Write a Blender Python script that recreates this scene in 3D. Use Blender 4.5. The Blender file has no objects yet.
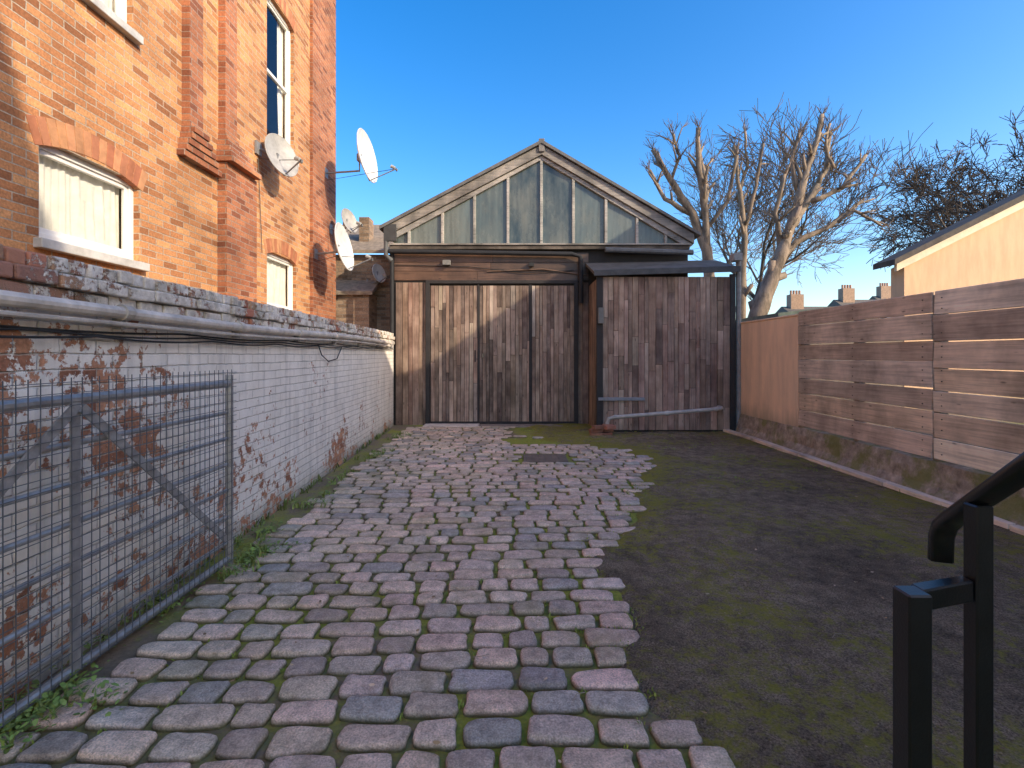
import bpy, bmesh, math, random
from mathutils import Vector, Matrix, noise, Euler
R=random.Random(7)
sc=bpy.context.scene
sc.view_settings.view_transform='Standard'; sc.view_settings.look='None'; sc.view_settings.exposure=0

# ------------------------------------------------------------ helpers
def N(nt,typ,inp=None,**props):
    n=nt.nodes.new(typ)
    for k,v in props.items(): setattr(n,k,v)
    if inp:
        for k,v in inp.items():
            s=n.inputs[k]
            if isinstance(v,bpy.types.NodeSocket): nt.links.new(v,s)
            else: s.default_value=v
    return n
def newmat(name):
    m=bpy.data.materials.new(name); m.use_nodes=True
    nt=m.node_tree; nt.nodes.clear()
    out=nt.nodes.new('ShaderNodeOutputMaterial'); b=nt.nodes.new('ShaderNodeBsdfPrincipled')
    nt.links.new(b.outputs[0],out.inputs[0])
    return m,nt,b
def obj_co(nt): return nt.nodes.new('ShaderNodeTexCoord').outputs['Object']
def mapping(nt,co,scale=(1,1,1),loc=(0,0,0)):
    return N(nt,'ShaderNodeMapping',{'Vector':co,'Scale':scale,'Location':loc}).outputs[0]
def noi(nt,co,scale,detail=4,rough=.55,**k):
    return N(nt,'ShaderNodeTexNoise',{'Vector':co,'Scale':scale,'Detail':detail,'Roughness':rough},**k).outputs['Fac']
def ramp(nt,fac,stops):
    n=N(nt,'ShaderNodeValToRGB',{'Fac':fac}); e=n.color_ramp.elements
    while len(e)<len(stops): e.new(.5)
    for el,(p,c) in zip(e,stops):
        el.position=p; el.color=(c,c,c,1) if not hasattr(c,'__len__') else (*c,1)
    return n.outputs[0]
def mixc(nt,f,a,b,mode='MIX'):
    n=N(nt,'ShaderNodeMix',data_type='RGBA',blend_type=mode)
    for idx,v in ((0,f),(6,a),(7,b)):
        s=n.inputs[idx]
        if isinstance(v,bpy.types.NodeSocket): nt.links.new(v,s)
        else: s.default_value=(*v,1) if hasattr(v,'__len__') and len(v)==3 else v
    return n.outputs[2]
def math_(nt,op,a,b=0.0,c=None):
    n=N(nt,'ShaderNodeMath',operation=op)
    for i,v in enumerate((a,b,c)):
        if v is None: continue
        if isinstance(v,bpy.types.NodeSocket): nt.links.new(v,n.inputs[i])
        else: n.inputs[i].default_value=v
    return n.outputs[0]
def bump(nt,b,h,strength=.5,dist=.01,prev=None):
    n=N(nt,'ShaderNodeBump',{'Height':h,'Strength':strength,'Distance':dist})
    nt.links.new(n.outputs[0],b.inputs['Normal']); return n.outputs[0]
def setb(nt,b,color=None,rough=None,metal=None,spec=None):
    for k,v in (('Base Color',color),('Roughness',rough),('Metallic',metal),('Specular IOR Level',spec)):
        if v is None: continue
        if isinstance(v,bpy.types.NodeSocket): nt.links.new(v,b.inputs[k])
        else: b.inputs[k].default_value=(*v,1) if hasattr(v,'__len__') else v

def simple(name,col,rough=.6,metal=0,var=.35,scale=6,bmp=.2,usecol=False,bd=.004):
    m,nt,b=newmat(name); co=obj_co(nt)
    base=col
    if usecol: base=N(nt,'ShaderNodeAttribute',attribute_name='Col').outputs['Color']
    n1=noi(nt,co,scale,5,.65)
    f=ramp(nt,n1,[(.3,1-var),(.7,1+var*.3)])
    c=mixc(nt,1.0,base,f,'MULTIPLY'); setb(nt,b,c,rough,metal)
    if bmp>0: bump(nt,b,noi(nt,co,scale*12,3),bmp,bd)
    return m

def wood(name,axis='Z',rough=.8,dark=.55,silver=.0):
    m,nt,b=newmat(name); co=obj_co(nt)
    at=N(nt,'ShaderNodeAttribute',attribute_name='Col').outputs['Color']
    w=math_(nt,'MULTIPLY',N(nt,'ShaderNodeSeparateColor',{'Color':at}).outputs[0],313.0)
    s={'Z':(38,38,1.6),'Y':(38,1.6,38),'X':(1.6,38,38)}[axis]
    g=N(nt,'ShaderNodeTexNoise',{'Vector':mapping(nt,co,s),'Scale':1.,'Detail':5.,'Roughness':.65,'W':w},noise_dimensions='4D').outputs['Fac']
    g2=N(nt,'ShaderNodeTexNoise',{'Vector':co,'Scale':2.2,'Detail':4.,'Roughness':.6,'W':w},noise_dimensions='4D').outputs['Fac']
    g3=noi(nt,mapping(nt,co,(1,1,.45)),1.3,5,.6)
    c=at
    if silver>0: c=mixc(nt,ramp(nt,g2,[(.4,0.),(.7,silver)]),c,(.54,.43,.34))
    c=mixc(nt,1.0,c,ramp(nt,g,[(.3,dark),(.52,1.0),(.75,1.25)]),'MULTIPLY')
    c=mixc(nt,1.0,c,ramp(nt,g2,[(.3,.58),(.6,1.1)]),'MULTIPLY')
    c=mixc(nt,1.0,c,ramp(nt,g3,[(.34,.60),(.58,1.08)]),'MULTIPLY')
    v=N(nt,'ShaderNodeTexVoronoi',{'Vector':mapping(nt,co,{'Z':(9,9,3),'Y':(9,3,9),'X':(3,9,9)}[axis]),'Scale':1.}).outputs['Distance']
    c=mixc(nt,1.0,c,ramp(nt,v,[(.05,.4),(.12,1.0)]),'MULTIPLY')
    setb(nt,b,c,rough); bump(nt,b,g,.5,.006); return m

def brick(name,c1,c2,mortar,paint=None,flake=(.6,.66)):
    m,nt,b=newmat(name); co=obj_co(nt)
    g=N(nt,'ShaderNodeNewGeometry').outputs['Normal']
    sn=N(nt,'ShaderNodeSeparateXYZ',{'Vector':g}); sp=N(nt,'ShaderNodeSeparateXYZ',{'Vector':co})
    f=math_(nt,'GREATER_THAN',math_(nt,'ABSOLUTE',sn.outputs[0]),.6)
    u=N(nt,'ShaderNodeMix',{0:f,2:sp.outputs[0],3:sp.outputs[1]}).outputs[0]
    wob=math_(nt,'MULTIPLY',noi(nt,co,2.5,2),.02)
    wob2=math_(nt,'MULTIPLY',noi(nt,co,22,2),.006 if not paint else .012)
    vec=N(nt,'ShaderNodeCombineXYZ',{0:math_(nt,'ADD',u,math_(nt,'ADD',wob,wob2)),1:math_(nt,'ADD',sp.outputs[2],math_(nt,'ADD',wob,wob2))}).outputs[0]
    ms=.0065
    bt=N(nt,'ShaderNodeTexBrick',{'Vector':vec,'Color1':(*c1,1),'Color2':(*c2,1),'Mortar':(*mortar,1),'Scale':1.,'Mortar Size':ms,'Mortar Smooth':.3 if not paint else .8,'Bias':0.,'Brick Width':.228,'Row Height':.076})
    n1=noi(nt,co,1.1,5,.6); n2=noi(nt,co,45,3,.6)
    c=mixc(nt,1.,bt.outputs['Color'],ramp(nt,n1,[(.3,.66),(.65,1.12)]),'MULTIPLY')
    c=mixc(nt,1.,c,ramp(nt,n2,[(.3,.66),(.7,1.15)]),'MULTIPLY')
    bt2=N(nt,'ShaderNodeTexBrick',{'Vector':vec,'Color1':(0,0,0,1),'Color2':(1,1,1,1),'Mortar':(.5,.5,.5,1),'Scale':1.,'Mortar Size':ms,'Brick Width':.228,'Row Height':.076,'Bias':0.},offset_frequency=2)
    c=mixc(nt,1.,c,ramp(nt,bt2.outputs['Color'],[(.0,.62),(.3,1.0),(1,1.15)]),'MULTIPLY')
    h=math_(nt,'SUBTRACT',math_(nt,'MULTIPLY',n2,.3),bt.outputs['Fac'])
    if paint:
        big=noi(nt,co,.9,5,.6); fine=noi(nt,co,11,6,.7)
        s=math_(nt,'ADD',math_(nt,'MULTIPLY',big,.55),math_(nt,'MULTIPLY',fine,.45))
        s=math_(nt,'ADD',s,ramp(nt,math_(nt,'MULTIPLY',sp.outputs[1],.1),[(.2,.05),(.55,0.)]))
        s=math_(nt,'ADD',s,ramp(nt,sp.outputs[2],[(.1,.05),(.6,0.)]))
        mask=ramp(nt,s,[(flake[0],0.),(flake[0]+.012,1.)])
        pc=mixc(nt,ramp(nt,noi(nt,co,3,6,.7),[(.42,0.),(.8,.6)]),paint,(.62,.55,.46))
        st=noi(nt,mapping(nt,co,(9,9,.8)),1.,5,.6)
        pc=mixc(nt,1.,pc,ramp(nt,st,[(.33,.82),(.5,1.)]),'MULTIPLY')
        pc=mixc(nt,1.,pc,mixc(nt,math_(nt,'MULTIPLY',bt.outputs['Fac'],ramp(nt,noi(nt,co,4,4),[(.35,.2),(.65,1.)])),(1,1,1),(.70,.69,.68)),'MULTIPLY')
        zz=math_(nt,'ADD',sp.outputs[2],math_(nt,'MULTIPLY',fine,.35))
        pc=mixc(nt,ramp(nt,zz,[(.14,.8),(.36,0.)]),pc,(.18,.16,.11))
        c=mixc(nt,mask,pc,c)
        h=math_(nt,'SUBTRACT',h,math_(nt,'MULTIPLY',mask,.35))
        h=math_(nt,'ADD',h,math_(nt,'MULTIPLY',noi(nt,co,7,3),1.2))
    setb(nt,b,c,.85); bump(nt,b,h,.85,.009); return m

class MB:
    def __init__(s): s.v=[];s.f=[];s.c=[];s.m=[]
    def face(s,pts,col=(1,1,1),mi=0):
        i=len(s.v); s.v+= [tuple(p) for p in pts]; s.f.append(tuple(range(i,i+len(pts)))); s.c.append(col); s.m.append(mi)
    def box(s,lo,hi,col=(1,1,1),mi=0,M=None):
        x0,y0,z0=lo;x1,y1,z1=hi
        P=[(x0,y0,z0),(x1,y0,z0),(x1,y1,z0),(x0,y1,z0),(x0,y0,z1),(x1,y0,z1),(x1,y1,z1),(x0,y1,z1)]
        if M: P=[tuple(M@Vector(p)) for p in P]
        i=len(s.v); s.v+=P
        for q in ((0,3,2,1),(4,5,6,7),(0,1,5,4),(1,2,6,5),(2,3,7,6),(3,0,4,7)):
            s.f.append(tuple(i+k for k in q)); s.c.append(col); s.m.append(mi)
    def cbox(s,c,size,col=(1,1,1),mi=0,rot=(0,0,0)):
        M=Matrix.Translation(c)@Euler(rot).to_matrix().to_4x4()
        h=[k/2 for k in size]; s.box((-h[0],-h[1],-h[2]),tuple(h),col,mi,M)
    def tube(s,pts,rad,sides=6,col=(1,1,1),mi=0,cap=True):
        pts=[Vector(p) for p in pts]
        if not hasattr(rad,'__len__'): rad=[rad]*len(pts)
        base=len(s.v); up=None
        for k,p in enumerate(pts):
            d=(pts[min(k+1,len(pts)-1)]-pts[max(k-1,0)])
            if d.length<1e-9: d=Vector((0,0,1))
            d.normalize()
            if up is None:
                a=Vector((0,0,1)) if abs(d.z)<.9 else Vector((1,0,0)); up=d.cross(a).normalized()
            else:
                up=(up-d*up.dot(d)); up=up.normalized() if up.length>1e-6 else d.orthogonal().normalized()
            w=d.cross(up)
            for j in range(sides):
                a=2*math.pi*(j+.5)/sides
                s.v.append(tuple(p+(up*math.cos(a)+w*math.sin(a))*rad[k]))
        for k in range(len(pts)-1):
            for j in range(sides):
                a=base+k*sides+j; b=base+k*sides+(j+1)%sides
                s.f.append((a,b,b+sides,a+sides)); s.c.append(col); s.m.append(mi)
        if cap:
            s.f.append(tuple(base+j for j in range(sides))[::-1]); s.c.append(col); s.m.append(mi)
            e=base+(len(pts)-1)*sides
            s.f.append(tuple(e+j for j in range(sides))); s.c.append(col); s.m.append(mi)
    def prism(s,poly,axis,a,b,col=(1,1,1),mi=0):
        f={'X':lambda p,t:(t,p[0],p[1]),'Y':lambda p,t:(p[0],t,p[1]),'Z':lambda p,t:(p[0],p[1],t)}[axis]
        n=len(poly); i=len(s.v); s.v+=[f(p,a) for p in poly]+[f(p,b) for p in poly]
        fs=[tuple(i+k for k in range(n)),tuple(i+n+k for k in range(n))[::-1]]+[(i+k,i+(k+1)%n,i+n+(k+1)%n,i+n+k) for k in range(n)]
        for q in fs: s.f.append(q); s.c.append(col); s.m.append(mi)
    def build(s,name,mats,parent=None,smooth=False,bevel=0,recalc=True):
        me=bpy.data.meshes.new(name); me.from_pydata(s.v,[],s.f)
        for m in (mats if isinstance(mats,(list,tuple)) else [mats]): me.materials.append(m)
        me.polygons.foreach_set('material_index',s.m)
        ca=me.color_attributes.new('Col','FLOAT_COLOR','CORNER')
        buf=[]
        for f,c in zip(s.f,s.c): buf+= [c[0],c[1],c[2],1.0]*len(f)
        ca.data.foreach_set('color',buf)
        if recalc:
            bm=bmesh.new(); bm.from_mesh(me); bmesh.ops.recalc_face_normals(bm,faces=bm.faces[:]); bm.to_mesh(me); bm.free()
        if smooth: me.polygons.foreach_set('use_smooth',[True]*len(me.polygons))
        me.update()
        o=bpy.data.objects.new(name,me); sc.collection.objects.link(o)
        if parent: o.parent=parent
        if bevel:
            b=o.modifiers.new('bevel','BEVEL'); b.width=bevel; b.segments=2 if bevel>=.005 else 1; b.limit_method='ANGLE'
        return o
def empty(name):
    o=bpy.data.objects.new(name,None); o.empty_display_size=.2; sc.collection.objects.link(o); return o
def vary(c,a=.15,r=R):
    k=1+r.uniform(-a,a); return tuple(max(0,x*k*(1+r.uniform(-a,a)*.18)) for x in c)
def nz(x,y,z=0): return noise.noise(Vector((x,y,z)))

# surveyed frame of the yard: camera eye at (0,0,1.5), looking +Y
F=500.; CX=515.; CY=355.
def W(px,py,d): return Vector(((px-CX)/F*d,d,1.5-(py-CY)/F*d))

# ------------------------------------------------------------ world / sun
el=math.radians(27.2); az=math.radians(121)
w=bpy.data.worlds.new("World"); sc.world=w; w.use_nodes=True
nt=w.node_tree; bg=nt.nodes['Background']
sky=N(nt,'ShaderNodeTexSky',sky_type='NISHITA'); sky.sun_disc=False; sky.sun_elevation=el; sky.sun_rotation=az
sky.air_density=1.0; sky.dust_density=1.7; sky.ozone_density=1.2; sky.altitude=0
hs=N(nt,'ShaderNodeHueSaturation',{'Hue':.506,'Saturation':1.52,'Value':1.0,'Color':sky.outputs[0]})
nt.links.new(hs.outputs[0],bg.inputs[0]); bg.inputs[1].default_value=.34
d=Vector((math.sin(az)*math.cos(el),math.cos(az)*math.cos(el),math.sin(el)))
L=bpy.data.lights.new('sun','SUN'); L.energy=4.8; L.angle=math.radians(.5); L.color=(1,.86,.66)
lo=bpy.data.objects.new('sun',L); sc.collection.objects.link(lo); lo.rotation_euler=d.to_track_quat('Z','Y').to_euler(); lo.location=(20,-10,20)

# ------------------------------------------------------------ camera
cam=bpy.data.cameras.new('camera'); co_=bpy.data.objects.new('camera',cam); sc.collection.objects.link(co_); sc.camera=co_
co_.location=(0,0,1.5); co_.rotation_euler=(math.radians(90),0,0)
cam.sensor_width=36; cam.lens=F/1024*36; cam.shift_x=(512-CX)/1024; cam.shift_y=-(384-CY)/1024; cam.clip_start=.05; cam.clip_end=1500

# ------------------------------------------------------------ materials
M_brick=brick('house_brick',(.50,.19,.07),(.65,.32,.13),(.50,.39,.28))
M_brickred=brick('red_brick',(.38,.12,.055),(.48,.19,.085),(.38,.28,.21))
M_oldbrick=brick('old_brick',(.34,.22,.14),(.42,.29,.19),(.3,.26,.21))
M_paint=brick('painted_brick',(.54,.22,.12),(.62,.32,.18),(.52,.40,.30),paint=(.93,.85,.75),flake=(.572,.6))
M_woodZ=wood('weathered_planks','Z',silver=.3); M_woodX=wood('weathered_boards','X',silver=.3); M_woodY=wood('fence_timber','Y',dark=.62,silver=.35)
M_woodXd=wood('stained_boards','X',silver=0,rough=.45)
M_white=simple('white_gloss_paint',(.84,.81,.76),.35,0,.12,4,.05)
M_galv=simple('galvanised_steel',(.44,.43,.42),.45,.5,.4,14,.15)
M_black=simple('black_paint',(.009,.009,.009),.3,0,.4,20,.12)
M_col=simple('tinted_surface',(1,1,1),.75,0,.35,7,.3,usecol=True)
M_plastic=simple('grey_pipe_plastic',(.56,.50,.43),.45,0,.45,5,.1)
M_felt=simple('roof_felt',(.13,.115,.10),.9,0,.5,3,.5)
M_slate=simple('roof_slate',(.10,.085,.075),.9,0,.5,4,.4)
M_dish=simple('dish_enamel',(.66,.65,.62),.4,0,.25,6,.05)
M_dishg=simple('dish_grey',(.40,.38,.35),.5,0,.3,8,.05)
def bark():
    m,nt,b=newmat('bark'); co=obj_co(nt)
    c=N(nt,'ShaderNodeAttribute',attribute_name='Col').outputs['Color']
    c=mixc(nt,1.,c,ramp(nt,noi(nt,mapping(nt,co,(5,5,1.5)),1.,5,.7),[(.35,.35),(.62,1.15)]),'MULTIPLY')
    setb(nt,b,c,.85); bump(nt,b,noi(nt,co,18,3),.6,.02); return m
M_bark=bark()
def plaster(name,col,st=(.30,.25,.2)):
    m,nt,b=newmat(name); co=obj_co(nt)
    f=ramp(nt,noi(nt,co,1.6,7,.7),[(.42,0.),(.8,.55)])
    c=mixc(nt,f,col,st)
    s=noi(nt,mapping(nt,co,(5,5,.9)),1.,5,.6)
    c=mixc(nt,1.,c,ramp(nt,s,[(.35,.86),(.6,1.03)]),'MULTIPLY')
    z=N(nt,'ShaderNodeSeparateXYZ',{'Vector':co}).outputs[2]
    c=mixc(nt,ramp(nt,math_(nt,'ADD',z,math_(nt,'MULTIPLY',s,.5)),[(.55,.6),(.9,0.)]),c,(.22,.19,.12))
    setb(nt,b,c,.85); bump(nt,b,noi(nt,co,40,5),.4,.006); return m
M_render=plaster('pink_render',(.93,.64,.42),(.72,.50,.34)); M_cream=plaster('cream_render',(.68,.44,.27),(.60,.41,.27))
def mosscrete():
    m,nt,b=newmat('mossy_concrete'); co=obj_co(nt)
    c=mixc(nt,ramp(nt,noi(nt,co,9,6,.7),[(.3,0.),(.7,1.)]),(.18,.135,.09),(.58,.45,.33))
    c=mixc(nt,ramp(nt,noi(nt,co,2.6,6,.7),[(.47,0.),(.6,.8)]),c,(.19,.19,.04))
    setb(nt,b,c,.95); bump(nt,b,noi(nt,co,22,6,.7),.9,.02); return m
M_mossc=mosscrete()
def glass():
    m,nt,b=newmat('window_glass'); nt.nodes.remove(b)
    out=[n for n in nt.nodes if n.type=='OUTPUT_MATERIAL'][0]
    t=N(nt,'ShaderNodeBsdfTransparent',{'Color':(.93,.95,.95,1)}); g=N(nt,'ShaderNodeBsdfGlossy',{'Roughness':.02,'Color':(1,1,1,1)})
    fr=N(nt,'ShaderNodeFresnel',{'IOR':1.4}).outputs[0]
    mx=N(nt,'ShaderNodeMixShader',{0:fr,1:t.outputs[0],2:g.outputs[0]}); nt.links.new(mx.outputs[0],out.inputs[0]); return m
M_glass=glass()
def dirtyglass():
    m,nt,b=newmat('dirty_gable_glass'); co=obj_co(nt)
    at=N(nt,'ShaderNodeAttribute',attribute_name='Col').outputs['Color']
    f=ramp(nt,noi(nt,mapping(nt,co,(1,1,.5)),2.2,7,.7),[(.35,.0),(.75,1.)])
    c=mixc(nt,f,at,(.20,.21,.18))
    c=mixc(nt,1.,c,ramp(nt,noi(nt,mapping(nt,co,(14,14,1)),1.,5,.6),[(.35,.75),(.6,1.05)]),'MULTIPLY')
    setb(nt,b,c,math_(nt,'ADD',math_(nt,'MULTIPLY',f,.35),.1)); bump(nt,b,noi(nt,co,3,2),.1,.01); return m
M_gglass=dirtyglass()
M_curtain=simple('net_curtain',(.85,.80,.72),.9,0,.15,9,.1)

def cobble_mat():
    m,nt,b=newmat('granite_sett'); co=obj_co(nt)
    c=N(nt,'ShaderNodeAttribute',attribute_name='Col').outputs['Color']
    n1=noi(nt,co,16,6,.7); n2=noi(nt,co,130,3,.6)
    c=mixc(nt,1.,c,ramp(nt,n1,[(.3,.62),(.62,1.15)]),'MULTIPLY')
    c=mixc(nt,1.,c,ramp(nt,n2,[(.35,.68),(.65,1.2)]),'MULTIPLY')
    c=mixc(nt,ramp(nt,noi(nt,co,2.2,6,.75),[(.50,0.),(.72,.65)]),c,(.29,.235,.11))
    z=N(nt,'ShaderNodeSeparateXYZ',{'Vector':co}).outputs[2]
    c=mixc(nt,ramp(nt,math_(nt,'MULTIPLY',z,10.),[(.10,.9),(.28,0.)]),c,(.13,.115,.035))
    setb(nt,b,c,ramp(nt,n1,[(.3,.85),(.7,.65)]),None,.25)
    h=math_(nt,'ADD',n1,math_(nt,'MULTIPLY',n2,.3)); bump(nt,b,h,.9,.016); return m
def bed_mat():
    m,nt,b=newmat('sett_bed_soil_and_moss'); co=obj_co(nt)
    c=mixc(nt,noi(nt,co,30,6,.7),(.09,.065,.04),(.36,.26,.165))
    x=N(nt,'ShaderNodeSeparateXYZ',{'Vector':co}).outputs[0]
    nb=math_(nt,'ADD',noi(nt,co,.9,5,.65),math_(nt,'MULTIPLY',x,.035))
    nb=math_(nt,'ADD',nb,math_(nt,'MULTIPLY',math_(nt,'SUBTRACT',noi(nt,co,12,4,.7),.5),.3))
    c=mixc(nt,ramp(nt,nb,[(.37,0.),(.54,.95)]),c,mixc(nt,noi(nt,co,50,4),(.13,.15,.015),(.44,.44,.045)))
    setb(nt,b,c,.95); bump(nt,b,noi(nt,co,60,6,.7),1.,.015); return m
def asphalt_mat():
    m,nt,b=newmat('old_mossy_tarmac'); co=obj_co(nt)
    n2=noi(nt,co,110,4,.75); n1=noi(nt,co,1.0,6,.65)
    c=mixc(nt,ramp(nt,n2,[(.34,0.),(.68,1.)]),(.095,.068,.042),(.56,.41,.265))
    c=mixc(nt,1.,c,ramp(nt,n1,[(.3,.6),(.7,1.3)]),'MULTIPLY')
    c=mixc(nt,1.,c,ramp(nt,noi(nt,co,9,6,.7),[(.35,.6),(.65,1.2)]),'MULTIPLY')
    at=N(nt,'ShaderNodeAttribute',attribute_name='Col').outputs['Color']
    edge=N(nt,'ShaderNodeSeparateColor',{'Color':at}).outputs[0]
    mm=math_(nt,'ADD',noi(nt,co,1.1,7,.72),math_(nt,'MULTIPLY',edge,.17))
    mm=math_(nt,'ADD',mm,math_(nt,'MULTIPLY',math_(nt,'SUBTRACT',noi(nt,co,20,5,.7),.5),.7))
    mc=mixc(nt,noi(nt,co,70,4),(.14,.135,.02),(.52,.46,.07))
    c=mixc(nt,ramp(nt,mm,[(.51,0.),(.66,.85)]),c,mc)
    v=N(nt,'ShaderNodeTexVoronoi',{'Vector':co,'Scale':14.}).outputs['Distance']
    c=mixc(nt,ramp(nt,v,[(.04,.8),(.08,0.)]),c,(.6,.45,.3))
    v2=N(nt,'ShaderNodeTexVoronoi',{'Vector':co,'Scale':60.}).outputs['Distance']
    setb(nt,b,c,.95,None,.2); bump(nt,b,math_(nt,'ADD',math_(nt,'SUBTRACT',n2,math_(nt,'MULTIPLY',v2,.6)),math_(nt,'MULTIPLY',noi(nt,co,14,6,.7),.9)),1.,.026); return m
def dirt_mat():
    m,nt,b=newmat('yard_dirt'); co=obj_co(nt)
    c=mixc(nt,noi(nt,co,18,7,.7),(.10,.078,.05),(.36,.27,.185))
    c=mixc(nt,ramp(nt,noi(nt,co,1.4,6,.7),[(.5,0.),(.65,.8)]),c,(.14,.16,.035))
    setb(nt,b,c,.95); bump(nt,b,noi(nt,co,40,6,.7),1.,.02); return m
M_cob,M_bed,M_asph,M_dirt=cobble_mat(),bed_mat(),asphalt_mat(),dirt_mat()

# ------------------------------------------------------------ ground
g=MB(); g.face([(-400,-300,0),(400,-300,0),(400,700,0),(-400,700,0)]); g.build('ground',M_dirt)
g=MB(); g.face([(-1.98,-3,.004),(4.3,-3,.004),(4.3,10.7,.004),(-2.5,10.7,.004)]); g.build('cobble_bed_ground',M_bed)

EDGE=[(-3,.95),(1.2,.9),(1.82,.74),(2.17,.55),(2.63,.46),(3.33,.52),(3.8,.68),(4.29,.86),(5,1.18),(6,1.5),(7.1,1.85),(7.7,1.75),(8.2,1.0),(8.6,.55),(9.2,.35),(10.7,.3)]
def edge_x(y):
    for (a,xa),(b,xb) in zip(EDGE,EDGE[1:]):
        if y<=b: t=(y-a)/(b-a); return xa+(xb-xa)*t
    return EDGE[-1][1]
def smooth(t): t=max(0,min(1,t)); return t*t*(3-2*t)
def edge_d(x,y): return x-edge_x(y)+.20*nz(x*2.2,y*2.2,2)+.10*nz(x*7,y*7,5)
am=MB(); nx,ny=int((4.3-.1)/.05),int(13.6/.05); idx=[]
for j in range(ny+1):
    for i in range(nx+1):
        x=.1+i*.05; y=-2.9+j*.05
        dd=edge_d(x,y)
        z=-.03+.062*smooth((dd+.07)/.2)+.016*nz(x*1.3,y*1.3)+.007*nz(x*7,y*7)
        am.v.append((x,y,z)); idx.append(dd)
for j in range(ny):
    for i in range(nx):
        a=j*(nx+1)+i; am.f.append((a,a+1,a+nx+2,a+nx+1))
        dd=idx[a]; y=-2.9+j*.05; x=.1+i*.05
        e=max(0,1-abs(dd)/.5)*(.35+.9*smooth((y-3.4)/1.5))
        e=max(e,.85*smooth((y-4.4)/2.)*smooth((2.4-x)/1.),  .6*smooth((x-3.4)/.8), .45*smooth((2.6-y)/1.)*smooth((x-.9)/.6))
        am.c.append((e,e,e)); am.m.append(0)
am.build('tarmac_ground',M_asph,smooth=True)

# setts
cb=MB(); PAL=[(.74,.52,.37),(.67,.475,.34),(.79,.55,.39),(.61,.44,.32),(.71,.52,.38),(.56,.42,.31),(.49,.40,.32),(.81,.56,.40)]
def stone(mb,cx,cy,lx,ly,h,col,r=R):
    sides=24; rings=[(1.0,0.0),(1.0,.5),(.94,.85),(.85,.98),(.45,1.02)]
    base=len(mb.v); rot=r.uniform(-.06,.06); p=r.uniform(3.8,8); tx=r.uniform(-.05,.05); ty=r.uniform(-.07,.07)
    ph=[r.uniform(0,6.28) for _ in range(3)]; sk=r.uniform(-.08,.08); tp=r.uniform(-.14,.14)
    ca,sa=math.cos(rot),math.sin(rot)
    out=[]
    for k in range(sides):
        a=2*math.pi*(k+.5)/sides
        a=a+.22*math.sin(4*a)
        c,sn=math.cos(a),math.sin(a)
        rr=(abs(c)**p+abs(sn)**p)**(-1/p)*(1+.03*math.sin(3*a+ph[0])+.025*math.sin(5*a+ph[1])+r.uniform(-.02,.012))
        out.append((c*rr,sn*rr))
    for (s,zz) in rings:
        inset=(1-s)*min(lx,ly)*.5
        for (u,v) in out:
            x=u*(lx/2-inset); y=v*(ly/2-inset)*(1+tp*u)+sk*x*.5
            z=h*zz+(x*tx+y*ty)*zz+r.uniform(-.0015,.0015)
            mb.v.append((cx+x*ca-y*sa,cy+x*sa+y*ca,z))
    for q in range(len(rings)-1):
        for k in range(sides):
            a=base+q*sides+k; b=base+q*sides+(k+1)%sides
            mb.f.append((a,b,b+sides,a+sides)); mb.c.append(col); mb.m.append(0)
    e=base+(len(rings)-1)*sides
    mb.f.append(tuple(e+k for k in range(sides))); mb.c.append(col); mb.m.append(0)
y=.9; joints=[]
while y<10.35:
    pitch=R.uniform(.142,.172); x=-1.90-.045*y*.6+R.uniform(-.08,.12)
    while x<2.6:
        lx=R.choice([.15,.17,.19,.21,.23,.25,.28])*R.uniform(.93,1.07)
        cx=x+lx/2; cy=y+.035*math.sin(cx*1.5+y*.3)+.045*nz(cx*.7,y*.7,9)+.015*cx
        x+=lx+R.uniform(.014,.030)
        joints.append((x-.01,cy))
        if edge_d(cx,cy)>.07: continue
        if 8.2<cy and cx>-.1+ .3*nz(cx,cy) and R.random()<.9: continue
        if abs(cx-.43)<.42 and abs(cy-7.15)<.3: continue
        if R.random()<.02 and cy>5 and cx>.6: continue
        col=vary(R.choice(PAL),.17)
        stone(cb,cx,cy,lx,pitch-R.uniform(.018,.032),R.uniform(.028,.041),col)
    y+=pitch
cb.build('cobblestones',M_cob,smooth=True,recalc=False)
mh=empty('manhole_cover')
m=MB(); m.box((.12,6.9,.0),(.74,7.4,.03),(.2,.145,.10)); 
for i in range(6):
    for j in range(5): m.box((.17+i*.09,6.95+j*.085,.03),(.23+i*.09,7.0+j*.085,.036),(.24,.17,.12))
m.build('iron_plate',M_col,mh,bevel=.004)
m=MB(); m.box((-1.9,10.25,.0),(-.75,10.62,.045),(.76,.62,.52)); m.box((-.74,10.3,0),(1.4,10.62,.035),(.34,.26,.2)); m.build('threshold_slab',M_col,bevel=.01)

wd=MB()
def tuft(x,y,n,h,col,z=.0,spread=.05):
    for _ in range(n):
        a=R.uniform(0,6.28); r=R.uniform(0,spread); bx,by=x+r*math.cos(a),y+r*math.sin(a)
        L_=h*R.uniform(.4,1.1); b=R.uniform(0,6.28); lean=R.uniform(.2,1.0)*L_; wv=R.uniform(.002,.005)+L_*.03
        c,s=math.cos(b),math.sin(b); px_,py_=-s*wv,c*wv
        k=vary(col,.35)
        wd.face([(bx-px_,by-py_,z),(bx+px_,by+py_,z),(bx+px_*.8+c*lean*.4,by+py_*.8+s*lean*.4,z+L_*.6),(bx-px_*.8+c*lean*.4,by-py_*.8+s*lean*.4,z+L_*.6)],k)
        wd.face([(bx-px_*.8+c*lean*.4,by-py_*.8+s*lean*.4,z+L_*.6),(bx+px_*.8+c*lean*.4,by+py_*.8+s*lean*.4,z+L_*.6),(bx+c*lean,by+s*lean,z+L_*.85)],k)
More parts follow.
